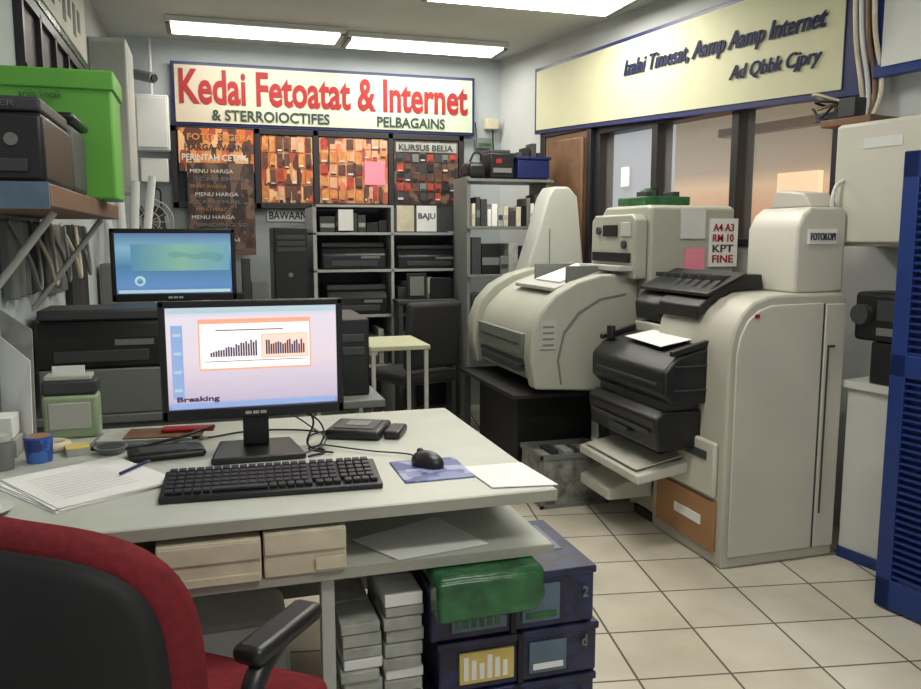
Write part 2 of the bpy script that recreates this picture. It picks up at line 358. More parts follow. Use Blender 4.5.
o.quad('loose_sheet',[(1.82,3.05,.885),(1.98,3.02,.920),(2.0,3.36,.925),(1.84,3.40,.890)],paper)
o.cyl('tray_knob',(1.82,3.5,.87),(1.82,3.5,.93),.02,black)
o.prism('feeder_bracket',[(1.86,.40),(1.86,.46),(1.95,.46),(1.95,.30)],'y',3.1,3.5,dgrey,.004)
o.prism('adf',[(1.97,.96),(1.96,1.04),(2.0,1.09),(2.12,1.16),(2.25,1.19),(2.28,1.17),(2.28,.96)],'y',3.305,3.54,black,.012)
o.prism('adf_near',[(1.95,1.0),(1.95,1.06),(2.04,1.13),(2.18,1.19),(2.26,1.19),(2.27,1.125),(2.12,1.12),(2.01,1.06)],'y',2.98,3.30,black,.008)
o.prism('adf_tray',[(1.98,1.10),(2.16,1.19),(2.17,1.20),(1.98,1.115)],'y',2.96,3.52,black,.004)
o.multi('adf_fins',[(2.02,2.15,3.02+.07*i,3.03+.07*i,1.165,1.185) for i in range(7)],dgrey,.002)
o.multi('adf_ribs',[(1.962,1.97,2.99,3.28,1.015+.018*i,1.021+.018*i) for i in range(3)],mgrey)
o.prism('tower',[(2.28,1.12),(2.28,1.38),(2.31,1.44),(2.35,1.47),(2.50,1.47),(2.52,1.45),(2.52,1.12)],'y',2.80,3.12,beige2,.012)
o.prism('tower_cap',[(2.83,1.47),(2.87,1.53),(3.05,1.55),(3.09,1.47)],'x',2.36,2.49,beige2,.01)
o.box('tower_label',2.33,2.47,2.794,2.799,1.32,1.38,paper); o.text('label_text','FOTOKOPI',2.34,2.791,1.335,.12,.03,tx,.01)

# ---------------------------------------------------------------- duplicator
o=Ob('digital_duplicator')
arch=[(1.52,.60),(1.49,.74),(1.495,.87),(1.54,.98),(1.62,1.065),(1.73,1.125),(1.86,1.16),(2.07,1.165),(2.07,.56)]
o.prism('side_cover',arch,'y',3.70,3.80,gmach,.012)
o.prism('body',[(1.55,.62),(1.53,.74),(1.535,.85),(1.58,.95),(1.66,1.03),(1.76,1.09),(1.87,1.125),(2.07,1.13),(2.07,.6)],'y',3.80,4.62,gmach,.008)
o.prism('far_cover',arch,'y',4.62,4.74,gmach,.012)
o.prism('panel_line',[(1.66,.62),(1.64,.74),(1.67,.87),(1.75,.97),(1.86,1.035),(2.0,1.06),(2.0,1.068),(1.855,1.045),(1.74,.98),(1.66,.88),(1.63,.74),(1.65,.62)],'y',3.696,3.6995,mgrey)
o.multi('front_slots',[(1.505,1.532,3.9,4.5,.66,.70,0),(1.503,1.532,3.86,4.56,.76,.86,1),(1.499,1.504,3.9,4.5,.80,.81,0)],[dgrey,mgrey],.004)
o.box('control_sheet',1.54,1.62,3.694,3.6985,.80,.94,lgrey)
for i in range(4): o.box('control_line_%d'%i,1.55,1.61,3.6925,3.694,.815+.03*i,.825+.03*i,mgrey)
o.prism('paper_tray',[(1.68,1.07),(1.68,1.09),(2.02,1.20),(2.02,1.175)],'y',3.86,4.42,lgrey,.004)
o.quad('paper_stack',[(1.74,3.92,1.108),(1.98,3.92,1.188),(1.98,4.25,1.188),(1.74,4.25,1.108)],paper,.012)
o.multi('tray_guides',[(1.75,2.0,3.87,3.885,1.10,1.20),(1.75,2.0,4.29,4.305,1.10,1.20)],mgrey,.003)
o.box('tray_bar',1.52,1.58,3.86,4.56,.70,.72,dgrey)
o.box('base_shelf',1.44,2.0,3.80,4.74,.535,.558,blackm,.004)
o.box('stand',1.56,2.0,4.05,4.70,.001,.534,blackm,.004)
o.multi('stand_legs',[(1.46,1.49,4.66,4.69,0.001,.534),(1.96,1.99,3.82,3.85,.001,.534)],dgrey)
tp=[(3.60,.0),(3.60,1.49),(3.64,1.505),(4.08,1.505),(4.12,1.47),(4.12,0)]
o.prism('tower',tp,'x',2.072,2.55,gmach,.015)
o.prism('tower_step',[(3.62,1.14),(3.62,1.43),(3.66,1.46),(4.06,1.46),(4.10,1.43),(4.10,1.14)],'x',2.0,2.071,gmach,.01)
o.box('tower_panel',2.10,2.32,3.594,3.5995,.5,1.12,lgrey,.004)
o.multi('tower_slots',[(1.985,2.0,3.66,4.06,1.22,1.27,0),(1.93,2.0,3.64,4.1,1.18,1.205,1),(1.99,2.0,3.8,3.95,1.35,1.41,0),(1.994,2.0,3.66,3.76,1.35,1.42,1)],[black,lgrey],.004)
o.cyl('tower_dial',(1.985,3.72,1.31),(2.0,3.72,1.31),.02,dgrey)
o.cyl('dial_b',(1.985,4.0,1.38),(2.0,4.0,1.38),.02,dgrey)
o=Ob('posted_note'); o.box('sheet',2.235,2.375,3.590,3.5985,1.34,1.485,white)
o=Ob('posted_note'); o.box('sheet',2.265,2.375,3.590,3.5985,1.18,1.29,pink)
o=Ob('price_poster'); o.box('sheet',2.40,2.56,3.585,3.5975,1.20,1.44,paper)
for i in range(4): o.text('line_%d'%i,['FINE','KPT','RM 10','A4 A3'][i],2.415,3.583,1.22+.052*i,.12,.038,redtx if i!=1 else tx,.01)
o=Ob('parts_tray')
o.box('tray',2.09,2.34,3.68,3.98,1.507,1.55,dgreen,.006)
o.multi('parts',[(2.10+.05*i,2.14+.05*i,3.7+.06*(i%3),3.8+.05*(i%3),1.55,1.575+.012*(i%3),i%3) for i in range(4)],[dgrey,dgreen,blackm],.003)
o=Ob('metal_box')
o.box('body',1.54,1.90,3.66,3.93,.001,.25,metal,.004)
o.multi('rim',[(1.53,1.91,3.65,3.665,.25,.275),(1.53,1.91,3.925,3.94,.25,.275),(1.53,1.545,3.65,3.94,.25,.275),(1.895,1.91,3.65,3.94,.25,.275),(1.53,1.91,3.652,3.66,.0,.02)],mgrey,.002)
o.multi('corner_posts',[(1.53,1.55,3.652,3.66,.0,.25),(1.89,1.91,3.652,3.66,.0,.25)],mgrey)
o.multi('contents',[(1.55+.06*i,1.60+.06*i,3.68+.05*(i%2),3.80+.06*(i%2),.25,.268+.008*(i%3),i%2) for i in range(6)],[paperd,dgrey],.002)

# ---------------------------------------------------------------- back right
o=Ob('folded_scanner_stand')
o.prism('shell',[(1.84,.9),(1.87,1.05),(1.98,1.40),(2.04,1.60),(2.08,1.66),(2.18,1.66),(2.24,1.60),(2.32,.9)],'y',4.80,5.0,lgrey,.015)
o.box('base',1.84,2.32,4.80,5.08,.001,.9,mgrey,.01)
o.multi('side_line',[(2.05,2.055,4.795,4.80,.95,1.4),(1.95,2.25,4.795,4.80,.95,.955)],mgrey)
o=Ob('open_shelf_unit')
o.multi('frame',[(1.64,1.665,5.22,5.53,.001,1.74),(2.20,2.225,5.22,5.53,.001,1.74)]+[(1.64,2.25,5.2,5.53,z,z+.018) for z in (.4,.75,1.08,1.40,1.71)],[mgrey],.002)
def clutter(name,x0,x1,y0,y1,z,hmin,hmax,mats,wmin=.03,wmax=.1,gap=.004,bev=.003):
    o=Ob(name); L=[]; x=x0
    while x<x1-wmin:
        w_=min(random.uniform(wmin,wmax),x1-x); d=random.uniform(.5,1)*(y1-y0); h=random.uniform(hmin,hmax)
        L.append((x,x+w_-gap,y0+.0,y0+d,z,z+h,random.randrange(len(mats)))); x+=w_
    o.multi('items',L,mats,bev)
    o.multi('item_labels',[(q[0]+.004,q[1]-.004,q[2]-.002,q[2]-.0003,q[4]+(q[5]-q[4])*.3,q[4]+(q[5]-q[4])*.55,j%3) for j,q in enumerate(L) if random.random()<.5] or [(x0,x0+.01,y0-.001,y0,z,z+.01,0)],[paperd,mgrey,dgrey]); return o
clutter('bottle_and_box_row',1.68,2.19,5.24,5.5,1.419,.10,.24,[dgrey,dgreen,paperd,mgrey,cream,black,dgrey,paper],.025,.06)
clutter('box_row',1.68,2.19,5.24,5.5,1.099,.12,.25,[dgrey,mgrey,paperd,black,brown],.05,.14)
clutter('box_row',1.68,2.19,5.24,5.5,.769,.12,.25,[dgrey,mgrey,paperd,black],.05,.14)
o=Ob('camera_bag'); o.box('body',1.645,1.78,5.22,5.4,1.735,1.84,black,.03); o.tube('strap',[(1.66,5.25,1.82),(1.72,5.25,1.90),(1.77,5.25,1.82)],.008,blackm)
o=Ob('small_printer'); o.box('body',1.80,1.97,5.22,5.45,1.735,1.90,black,.01); o.box('slot',1.82,1.95,5.212,5.22,1.77,1.80,mgrey); o.box('top',1.81,1.95,5.24,5.42,1.90,1.92,dgrey,.004); o.box('badge',1.84,1.88,5.214,5.22,1.83,1.86,redtx)
o=Ob('storage_bin'); o.box('body',1.99,2.22,5.21,5.42,1.735,1.86,navy,.008); o.box('rim',1.98,2.23,5.20,5.43,1.86,1.88,navy,.004); o.multi('contents',[(2.0+.05*i,2.04+.05*i,5.25,5.35,1.88,1.91+.03*(i%3),i%2) for i in range(4)],[dgrey,blackm],.003)

# ---------------------------------------------------------------- metal shelving with printers
o=Ob('metal_shelving')
o.multi('frame',[(.67,.695,5.55,5.98,.001,1.56),(1.20,1.22,5.55,5.98,.001,1.56),(1.725,1.75,5.55,5.98,.001,1.56)]+[(.67,1.75,5.55,5.98,z,z+.018) for z in (.05,.45,.80,1.11,1.36)]+[(.67,1.20,5.55,5.98,1.545,1.56)],rackw,.002)
o.box('back_panel',.67,1.75,5.985,5.995,.001,1.56,dgrey)
def printer(name,x0,x1,y0,y1,z0,z1,m=black,lid=dgrey):
    o=Ob(name); h=z1-z0; w_=x1-x0; d=y1-y0
    o.prism('body',[(y0,z0),(y0-.0,z0+h*.55),(y0+d*.12,z0+h*.8),(y1,z0+h*.8),(y1,z0)],'x',x0,x1,m,min(.012,h*.08))
    o.box('scanner_lid',x0+.005,x1-.005,y0+d*.16,y1-.005,z0+h*.81,z1,lid,.008)
    o.multi('paper_slot',[(x0+w_*.14,x1-w_*.14,y0-.006,y0+.01,z0+h*.12,z0+h*.32)],dgrey,.003)
    o.multi('panel',[(x0+w_*.6,x1-w_*.1,y0-.003,y0+.003,z0+h*.4,z0+h*.5)],mgrey)
    return o
printer('office_printer',.73,1.17,5.57,5.92,1.129,1.31)
clutter('paper_stack_row',.72,1.18,5.57,5.9,1.379,.06,.15,[paper,dgrey,dgrey,mgrey,black,paperd],.05,.12)
printer('office_printer',.76,1.18,5.57,5.92,.819,1.02)
printer('office_printer',1.25,1.70,5.57,5.92,1.129,1.29)
o=Ob('posted_notices')
o.multi('sheets',[(1.24,1.36,5.54,5.548,1.385,1.56,0),(1.38,1.52,5.54,5.548,1.385,1.56,1),(1.54,1.66,5.54,5.548,1.385,1.55,2),(.84,.94,5.54,5.548,1.39,1.53,1),(1.66,1.72,5.54,5.548,1.385,1.5,3)],[cream,paper,dgrey,orange])
o.text('word','BAJU',1.39,5.537,1.46,.12,.05,tx,.01)
clutter('binder_row',.72,1.18,5.57,5.9,.469,.2,.3,[paper,mgrey,paperd,dgrey],.03,.08)
clutter('binder_row',1.25,1.70,5.57,5.9,.819,.15,.25,[paperd,mgrey,paperd,cream,dgrey,black],.03,.08)
clutter('binder_row',1.25,1.70,5.57,5.9,.469,.2,.3,[paperd,mgrey,dgrey,black],.03,.08)
o=Ob('back_counter')
o.multi('top',[(-.58,.64,5.3,6.0,.78,.81)],desk_m,.003); o.multi('legs',[(-.56,-.52,5.33,5.37,.001,.78),(.58,.62,5.33,5.37,.001,.78),(-.58,.64,5.95,5.98,.1,.78)],mgrey)
o=Ob('computer_tower'); o.box('case',.41,.63,5.5,5.9,.815,1.41,black,.01)
o.multi('bays',[(.43,.61,5.493,5.50,1.25+.04*i,1.28+.04*i) for i in range(3)],dgrey,.002); o.cyl('power',(.515,5.5,1.1),(.515,5.493,1.1),.015,mgrey)
clutter('box_row',-.22,.38,5.5,5.8,.811,.15,.42,[dgrey,mgrey,paper,black,mgrey,brown,paperd,blackm],.05,.12)
clutter('paper_bag_row',-.05,.38,5.32,5.46,.811,.08,.22,[dgrey,paper,black,white,paperd],.04,.1)
o=Ob('desk_fan')
fx,fy,fz=-.34,5.55,1.44
o.cyl('base',(fx,fy,.812),(fx,fy,.84),.09,mgrey); o.cyl('pole',(fx,fy,.84),(fx,fy,fz-.05),.014,mgrey); o.cyl('motor',(fx,fy-.03,fz),(fx,fy+.06,fz),.05,mgrey)
for rr in (.06,.11,.14):
    o.tube('cage_%d'%int(rr*100),[(fx+rr*math.cos(k*math.pi/6),fy-.07,fz+rr*math.sin(k*math.pi/6)) for k in range(12)],.004,lgrey,True)
for k in range(4):
    a=k*math.pi/2+.4; o.quad('blade_%d'%k,[(fx,fy-.05,fz),(fx+.11*math.cos(a),fy-.06,fz+.11*math.sin(a)),(fx+.11*math.cos(a+.8),fy-.04,fz+.11*math.sin(a+.8))],dgrey)
for k in range(12):
    a=k*math.pi/6; o.tube('wire_%d'%k,[(fx,fy-.08,fz),(fx+.14*math.cos(a),fy-.07,fz+.14*math.sin(a))],.0025,lgrey)
o=Ob('side_table')
tt=mat('table_top_cream',(.46,.46,.30),.5,var=.08)
o.box('top',.80,1.13,4.25,4.70,.745,.77,tt,.004)
o.multi('legs',[(.81,.83,4.26,4.28,.001,.745),(1.10,1.12,4.26,4.28,.001,.745),(.81,.83,4.67,4.69,.001,.745),(1.10,1.12,4.67,4.69,.001,.745)],lgrey)
o=Ob('computer_desk')
o.box('top',1.20,1.62,5.36,5.53,.90,.925,dgrey,.003); o.multi('legs',[(1.21,1.24,5.37,5.52,.001,.90),(1.58,1.61,5.37,5.52,.001,.90)],dgrey)
o.multi('screens',[(1.28,1.42,5.43,5.45,.926,1.10,0),(1.45,1.60,5.45,5.47,.926,1.07,0),(1.30,1.40,5.425,5.43,.95,1.08,1)],[black,mgrey],.004)
o=Ob('office_chair',(1.22,5.05,0),R(20))
o.box('seat',-.21,.21,-.22,.20,.44,.52,blackm,.03)
o.box('back',-.20,.20,-.26,-.20,.54,.96,blackm,.03,rot=(R(6),0,0))
o.cyl('post',(0,0,.1),(0,0,.44),.025,dgrey)
for k in range(5):
    a=k*R(72); o.cyl('spoke_%d'%k,(0,0,.1),(.22*math.cos(a),.22*math.sin(a),.06),.016,dgrey); o.cyl('castor_%d'%k,(.22*math.cos(a)-.012,.22*math.sin(a),.03),(.22*math.cos(a)+.012,.22*math.sin(a),.03),.028,blackm)

# ---------------------------------------------------------------- second desk
o=Ob('workstation_desk')
o.box('top',-.58,.62,3.0,3.62,.71,.74,mgrey,.004); o.box('front_panel',-.58,.30,3.02,3.04,.1,.71,mgrey); o.multi('legs',[(.58,.61,3.02,3.05,.001,.71),(.58,.61,3.57,3.6,.001,.71),(-.57,-.54,3.57,3.6,.001,.71),(-.57,-.54,3.05,3.08,.001,.71)],dgrey)
o=Ob('printer_riser'); o.box('body',-.56,-.15,3.01,3.31,.741,.90,mgrey,.006)
printer('office_printer',-.57,-.15,3.01,3.31,.901,1.10,black,dgrey)
def monitor(name,loc,w_,h,zb,rz=0,screen=None,base=(.13,.1)):
    o=Ob(name,loc,rz); t=.018
    o.multi('bezel',[(-w_/2,w_/2,0,.025,zb,zb+.03),(-w_/2,w_/2,0,.025,zb+h-t,zb+h),(-w_/2,-w_/2+t,0,.025,zb,zb+h),(w_/2-t,w_/2,0,.025,zb,zb+h)],black,.004)
    o.box('rear_shell',-w_/2+.003,w_/2-.003,.012,.055,zb+.003,zb+h-.003,black,.012)
    o.box('screen',-w_/2+t,w_/2-t,.006,.0115,zb+.03,zb+h-t,screen)
    o.box('neck',-.028,.028,.05,.085,.02,zb+h*.4,black,.006)
    o.box('neck_front',-.035,.035,.02,.06,.018,zb+.01,black,.006)
    o.prism('base',[(-base[0],-base[1]),(base[0],-base[1]),(base[0]*.8,base[1]),(-base[0]*.8,base[1])],'z',.0,.018,black,.006)
    o.multi('brand_mark',[(-.028,-.012,-.001,.0,zb+.01,zb+.018),(-.008,.008,-.001,.0,zb+.01,zb+.018),(.012,.028,-.001,.0,zb+.01,zb+.018)],lgrey)
    return o
scr2=grad('screen_blue',[(0,(.08,.19,.48)),(.12,(.13,.28,.55)),(.45,(.07,.22,.38)),(.75,(.22,.45,.58)),(1,(.10,.19,.36))],'Z',.95)
o=monitor('desktop_monitor',(-.13,3.45,.741),.47,.285,.355,0,scr2)
st=grad('screen_teal',[(0,(.12,.32,.48)),(.5,(.28,.55,.42)),(1,(.20,.44,.56))],'X',.8); sw=mat('screen_pale',(.45,.62,.66),.4,emit=.6)
sdt=mat('screen_deep_teal',(.07,.24,.24),.4,emit=.6)
o.box('window_panel',-.16,.21,.003,.0055,.475,.58,st)
L=[]
for i in range(34):
    hh=.004+.0011*i
    L.append((-.02+.0062*i,-.0175+.0062*i,.001,.0028,.535-.004*math.sin(i*.5)-hh*.6,.545+.006*math.sin(i*.33)))
o.multi('wave',L,sdt)
o.box('taskbar',-.21,.21,.002,.005,.388,.400,sw)
o.cyl('logo',(-.13,.003,.435),(-.13,.005,.435),.02,sw); o.cyl('logo_core',(-.13,.001,.435),(-.13,.003,.435),.011,scr2)
o=Ob('computer_tower'); o.box('case',.41,.58,3.1,3.5,.741,1.04,black,.008); o.multi('bays',[(.43,.56,3.094,3.1,.95,.98),(.43,.56,3.094,3.1,.90,.93)],dgrey,.002)
o=Ob('external_drive_stack'); o.multi('boxes',[(-.13,.06,3.08,3.3,.741,.80,0),(-.12,.05,3.08,3.28,.802,.86,1),(-.12,.02,3.10,3.26,.862,.90,0)],[black,dgrey],.005)
rp=mat('receipt_printer_green',(.28,.36,.22),.5)
o=Ob('receipt_printer'); o.box('body',-.488,-.335,2.63,2.72,.75,.88,rp,.01); o.box('lid',-.488,-.335,2.635,2.715,.882,.925,dgrey,.008); o.box('lid_top',-.48,-.35,2.64,2.71,.925,.94,lgrey,.004); o.multi('slot',[(-.47,-.355,2.624,2.63,.78,.86)],[lgrey],.003); o.box('paper_out',-.46,-.37,2.67,2.675,.94,.965,paper)

# ---------------------------------------------------------------- main desk
o=Ob('reception_desk')
o.box('top',-.58,.78,1.76,2.74,.72,.75,desk_m,.004)
o.box('top_edge',-.58,.78,1.754,1.7595,.722,.748,desk_e)
o.box('shelf',-.58,.775,1.765,2.30,.588,.61,desk_m,.003)
o.box('shelf_edge',-.58,.775,1.758,1.7645,.588,.61,desk_e)
o.multi('legs',[(.215,.245,1.78,1.82,.001,.588),(-.57,-.54,1.78,1.82,.001,.588),(.745,.775,2.64,2.70,.001,.72),(-.57,-.54,2.64,2.70,.001,.72)],lgrey,.002)
o.box('side_rail',.755,.775,2.15,2.70,.60,.72,lgrey)
o.box('modesty_panel',-.55,.745,2.66,2.68,.15,.72,desk_e)
o=Ob('card_tray')
o.box('body',-.13,.085,1.752,1.95,.611,.705,cream,.004); o.multi('lip',[(-.128,.083,1.746,1.752,.66,.70),(-.128,.083,1.744,1.752,.611,.63)],cream,.002)
o=Ob('card_tray')
o.box('body',.09,.27,1.752,1.95,.611,.712,cream,.004); o.multi('lip',[(.092,.268,1.746,1.752,.665,.71),(.20,.268,1.743,1.746,.62,.65)],cream,.002)
clutter('loose_paper_pile',-.55,-.15,1.80,2.1,.611,.02,.07,[paper,paperd,cream,mgrey],.08,.2,.0,.001)
o=Ob('paper_sheet'); o.quad('sheet',[(.31,1.92,.6125),(.39,1.765,.6125),(.62,1.80,.6125),(.55,2.02,.6125)],paper,.002)
o=Ob('keyboard',(.13,1.975,.7505),R(-3))
o.prism('body',[(-.085,0),(-.085,.014),(.085,.030),(.085,0)],'x',-.255,.255,black,.004)
L=[]
keym=mat('key_plastic',(.018,.018,.020),.5)
for r_ in range(6):
    y=-.068+r_*.026; z=.0155+ (y+.085)*.094
    x=-.243
    while x<.24:
        w_=.0205
        if r_==0 and -.16<x<-.04: w_=.13
        L.append((x,x+w_-.003,y,y+.022,z,z+.007))
        x+=w_
        if abs(x-.09)<.012: x+=.006
        if abs(x-.163)<.012: x+=.006
o.multi('keys',L,keym,.0015)
padm=patch('mouse_pad_print',[(.07,.10,.28),(.16,.20,.38),(.04,.06,.2),(.3,.32,.5)],22)
o=Ob('mouse_pad'); o.box('pad',.44,.62,1.90,2.09,.7505,.7545,padm,.002)
def blob(o,n,c,s,m,k=3):
    bm=bmesh.new(); bmesh.ops.create_uvsphere(bm,u_segments=24,v_segments=14,radius=1)
    for v in bm.verts:
        if v.co.z<-.25: v.co.z=-.25
        v.co=Vector((c[0]+v.co.x*s[0],c[1]+v.co.y*s[1],c[2]+(v.co.z+.25)*s[2]))
    me=bpy.data.meshes.new(n); bm.to_mesh(me); bm.free(); return o._mk(n,me,m)
o=Ob('computer_mouse',(.53,2.03,.7548),R(25)); blob(o,'body',(0,0,0),(.033,.055,.03),black); o.cyl('wheel',(-.004,.03,.030),(.004,.03,.030),.01,dgrey); o.tube('cable',[(0,.05,.012),(.02,.11,.004),(-.03,.2,.003),(-.1,.36,.004)],.0022,blackm)
scr1=grad('screen_lavender',[(0,(.22,.26,.52)),(.08,(.60,.52,.66)),(.5,(.84,.72,.78)),(.9,(.82,.76,.84)),(1,(.55,.58,.75))],'Z',1.0)
o=monitor('desktop_monitor',(.11,2.30,.7505),.49,.325,.103,R(0),scr1,(.125,.10))
sor=mat('screen_orange',(.85,.36,.24),.4,emit=.8); swh=mat('screen_white',(.92,.84,.82),.4,emit=.9); spk=mat('screen_pink',(.88,.60,.50),.4,emit=.85); sdk=mat('screen_dark',(.08,.05,.12),.4,emit=.3); sbl=mat('screen_blue_strip',(.26,.36,.62),.4,emit=.8)
z0=.103
o.multi('app_window',[(-.145,.155,.003,.0055,z0+.135,z0+.275)],sor)
o.multi('app_body',[(-.141,.151,.002,.0028,z0+.140,z0+.262)],swh)
o.box('app_inner_frame',.02,.146,.0012,.0018,z0+.165,z0+.232,sor); o.box('app_inner',.022,.144,.0006,.0011,z0+.167,z0+.230,spk)
L=[]
for i in range(19):
    h=.012+.040*(i/18)*random.uniform(.6,1); L.append((-.115+.0066*i,-.1105+.0066*i,.0006,.0019,z0+.172,z0+.172+h))
for i in range(17):
    L.append((.032+.0063*i,.0365+.0063*i,-.0002,.0005,z0+.175,z0+.175+.042*random.uniform(.6,1)))
L.append((-.13,.14,.0006,.0019,z0+.1585,z0+.160)); L.append((-.10,.08,.0006,.0019,z0+.243,z0+.2455))
o.multi('bar_marks',L,sdk)
o.multi('side_strip',[(-.215,-.185,.003,.0055,z0+.06,z0+.26,0),(-.22,.22,.003,.0055,z0+.033,z0+.047,0),(-.22,.22,.003,.0055,z0+.292,z0+.304,1)],[sbl,sw])
o.multi('side_icons',[(-.210,-.190,.002,.0029,z0+.08+.05*i,z0+.088+.05*i) for i in range(4)],sw)
o.text('caption','Breaking',-.205,.001,z0+.048,.11,.018,sdk,.03)
o=Ob('cable_tangle')
o.tube('cable_a',[(.20,2.36,.90),(.27,2.34,.83),(.25,2.30,.765),(.29,2.25,.756),(.24,2.2,.756)],.003,blackm)
o.tube('cable_b',[(.23,2.42,.85),(.30,2.40,.80),(.29,2.33,.757),(.25,2.28,.757),(.31,2.22,.757)],.0028,blackm)
o.tube('cable_c',[(-.02,2.5,.756),(.1,2.55,.756),(.25,2.52,.756),(.33,2.45,.757)],.003,blackm)
o.tube('cable_d',[(.2,2.2,.756),(.3,2.3,.77),(.27,2.42,.79),(.2,2.44,.84)],.0025,dgrey)
o=Ob('portable_drive',(.42,2.44,.7505),R(-25))
o.box('body',-.085,.085,-.085,.085,0,.03,black,.012); o.box('top_plate',-.062,.062,-.062,.062,.0295,.033,dgrey,.006); o.box('window',-.035,.035,-.03,.03,.033,.035,mgrey,.003)
o.box('pod',.09,.14,-.06,.06,0,.025,black,.008); o.tube('cable',[(-.085,0,.01),(-.13,-.05,.006),(-.12,-.13,.005)],.003,blackm)
o=Ob('phone_cradle',(-.13,2.34,.7505),R(8)); o.box('body',-.10,.10,-.05,.05,0,.022,black,.012); o.box('screen',-.07,.05,-.035,.035,.0218,.024,dgrey,.004)
o=Ob('document_tray',(-.2,2.55,.7505),R(-6)); o.box('base',-.14,.16,-.09,.07,0,.012,mgrey,.004); o.multi('sheets',[(-.12,.14,-.08,.06,.012,.02,0),(-.05,.17,-.07,.05,.0205,.024,1)],[paperd,brown],.001); o.box('red_item',.05,.2,-.03,.02,.0245,.035,redtx,.004)
o.tube('cord',[(-.13,-.1,.004),(-.02,-.12,.006),(.08,-.1,.02),(.2,-.02,.04)],.004,black)
o=Ob('glass_dish',(-.28,2.42,.7505)); o.cyl('dish',(0,0,0),(0,0,.02),.03,mgrey,.045); o.cyl('content',(0,0,.018),(0,0,.022),.036,dgrey)
o=Ob('tape_roll',(-.44,2.50,.7505)); o.tube('ring',[(.035*math.cos(k*math.pi/4),.035*math.sin(k*math.pi/4),.014) for k in range(8)],.013,cream,True)
o=Ob('sticky_note_pad',(-.37,2.44,.7505),R(15)); o.box('pad',-.03,.03,-.03,.03,0,.02,paperd,.001); o.box('top',-.03,.03,-.03,.03,.0205,.0225,yellow)
o=Ob('ballpoint_pen',(-.20,2.19,.7625),R(60)); o.cyl('barrel',(-.06,0,.004),(.05,0,.004),.004,navy); o.cyl('tip',(.05,0,.004),(.065,0,.004),.004,mgrey,.001)
o=Ob('paper_stack',(-.325,2.13,.7505),R(33))
for i in range(5):
    o.box('sheet_%d'%i,-.14+.004*i,.14+.006*i,-.18,.16-.004*i,.0022*i,.0022*i+.0018,paper,0,rot=(0,0,R(random.uniform(-7,7))))
linem=mat('printed_grey',(.55,.56,.56),.7)
o.multi('printed_lines',[(-.09,.09,-.12+.022*k,-.118+.022*k,.0115,.0118) for k in range(10)],linem)
o=Ob('ceramic_saucer',(-.50,1.95,.7505)); o.cyl('plate',(0,0,0),(0,0,.012),.035,white,.07); o.cyl('well',(0,0,.0115),(0,0,.0125),.045,paper)
cupm=patch('cup_print',[(.02,.08,.34),(.05,.16,.5),(.02,.04,.2),(.4,.2,.1)],30)
o=Ob('pen_cup',(-.455,2.385,.7505)); o.cyl('cup',(0,0,0),(0,0,.065),.032,cupm,.036); o.cyl('rim',(0,0,.065),(0,0,.07),.037,blueb); o.cyl('inside',(0,0,.0695),(0,0,.0705),.031,orange)
o=Ob('glass_jar',(-.535,2.33,.7505)); o.cyl('jar',(0,0,0),(0,0,.075),.03,mgrey); o.cyl('cap',(0,0,.0755),(0,0,.09),.026,lgrey)
o=Ob('leaning_papers')
o.quad('sheet_a',[(-.585,2.60,.755),(-.49,2.50,.755),(-.495,2.56,1.00),(-.59,2.64,1.07)],paper)
o.quad('sheet_b',[(-.59,2.66,.755),(-.50,2.60,.755),(-.50,2.64,1.08),(-.592,2.69,1.14)],paperd)
o.multi('stack',[(-.59,-.52,2.44,2.55,.7505,.80,0),(-.585,-.53,2.45,2.54,.801,.86,1)],[paperd,paper],.002)
o=Ob('note_card'); o.quad('sheet',[(.615,1.99,.752),(.63,1.80,.752),(.79,1.775,.752),(.775,1.985,.752)],paper,.002)

# ---------------------------------------------------------------- under desk
o=Ob('receipt_pad_stacks')
L=[]
for cx in (.262,.364):
    for cy in (1.80,1.93):
        z=.002
        while z<.50-(.06 if cx<.3 else 0):
            h=random.uniform(.026,.038); j=random.uniform(-.005,.005)
            L.append((cx+j,cx+.092+j,cy+j,cy+.12,z,z+h-.002,random.choice([0,0,0,1]))); z+=h
o.multi('pads',L,[paperd,paper],.003)
o=Ob('file_box_stack')
filem=patch('printed_box',[(.012,.016,.05),(.02,.025,.09),(.01,.01,.03),(.03,.025,.08)],10,kind='noise')
for i,(za,zb) in enumerate([(.002,.12),(.125,.25),(.255,.385),(.39,.535)]):
    j=.01*((i*7)%3)
    o.box('box_%d'%i,.47+j,.895+j*.5,1.78,2.12,za,zb,filem,.006)
    o.multi('label_%d'%i,[(.52+j,.66+j,1.773,1.7805,za+.02,zb-.03,0),(.70+j,.80+j,1.773,1.7805,za+.02,zb-.03,1)],[yellow if i<3 else tape,tape],.002)
    o.multi('print_%d'%i,[(.53+j+.02*k,.542+j+.02*k,1.771,1.773,za+.03,zb-.04-.01*(k%3)) for k in range(6)]+[(.71+j,.79+j,1.771,1.773,za+.03,za+.045)],[paper if i<3 else dgreen])
    o.box('lid_%d'%i,.465+j,.90+j*.5,1.775,2.125,zb-.018,zb+.001,filem,.004)
    o.box('strap_%d'%i,.67+j,.685+j,1.771,1.78,za,zb,blackm,.002)
o.multi('folders',[(.48+.012*k,.488+.012*k,1.755,1.778,.14,.235,k%3) for k in range(20)],[yellow,paper,cream])
o.multi('folders_low',[(.49+.012*k,.498+.012*k,1.755,1.778,.02,.10,k%3) for k in range(20)],[paper,yellow,tape])
for i,(bx,bz) in enumerate([(.86,.46),(.86,.33),(.86,.18)]): o.text('digit_%d'%i,['2','d','D'][i],bx,1.770,bz,.014,.028,mgrey,.01)
o.box('top_print',.66,.86,1.90,2.08,.5365,.538,tape)
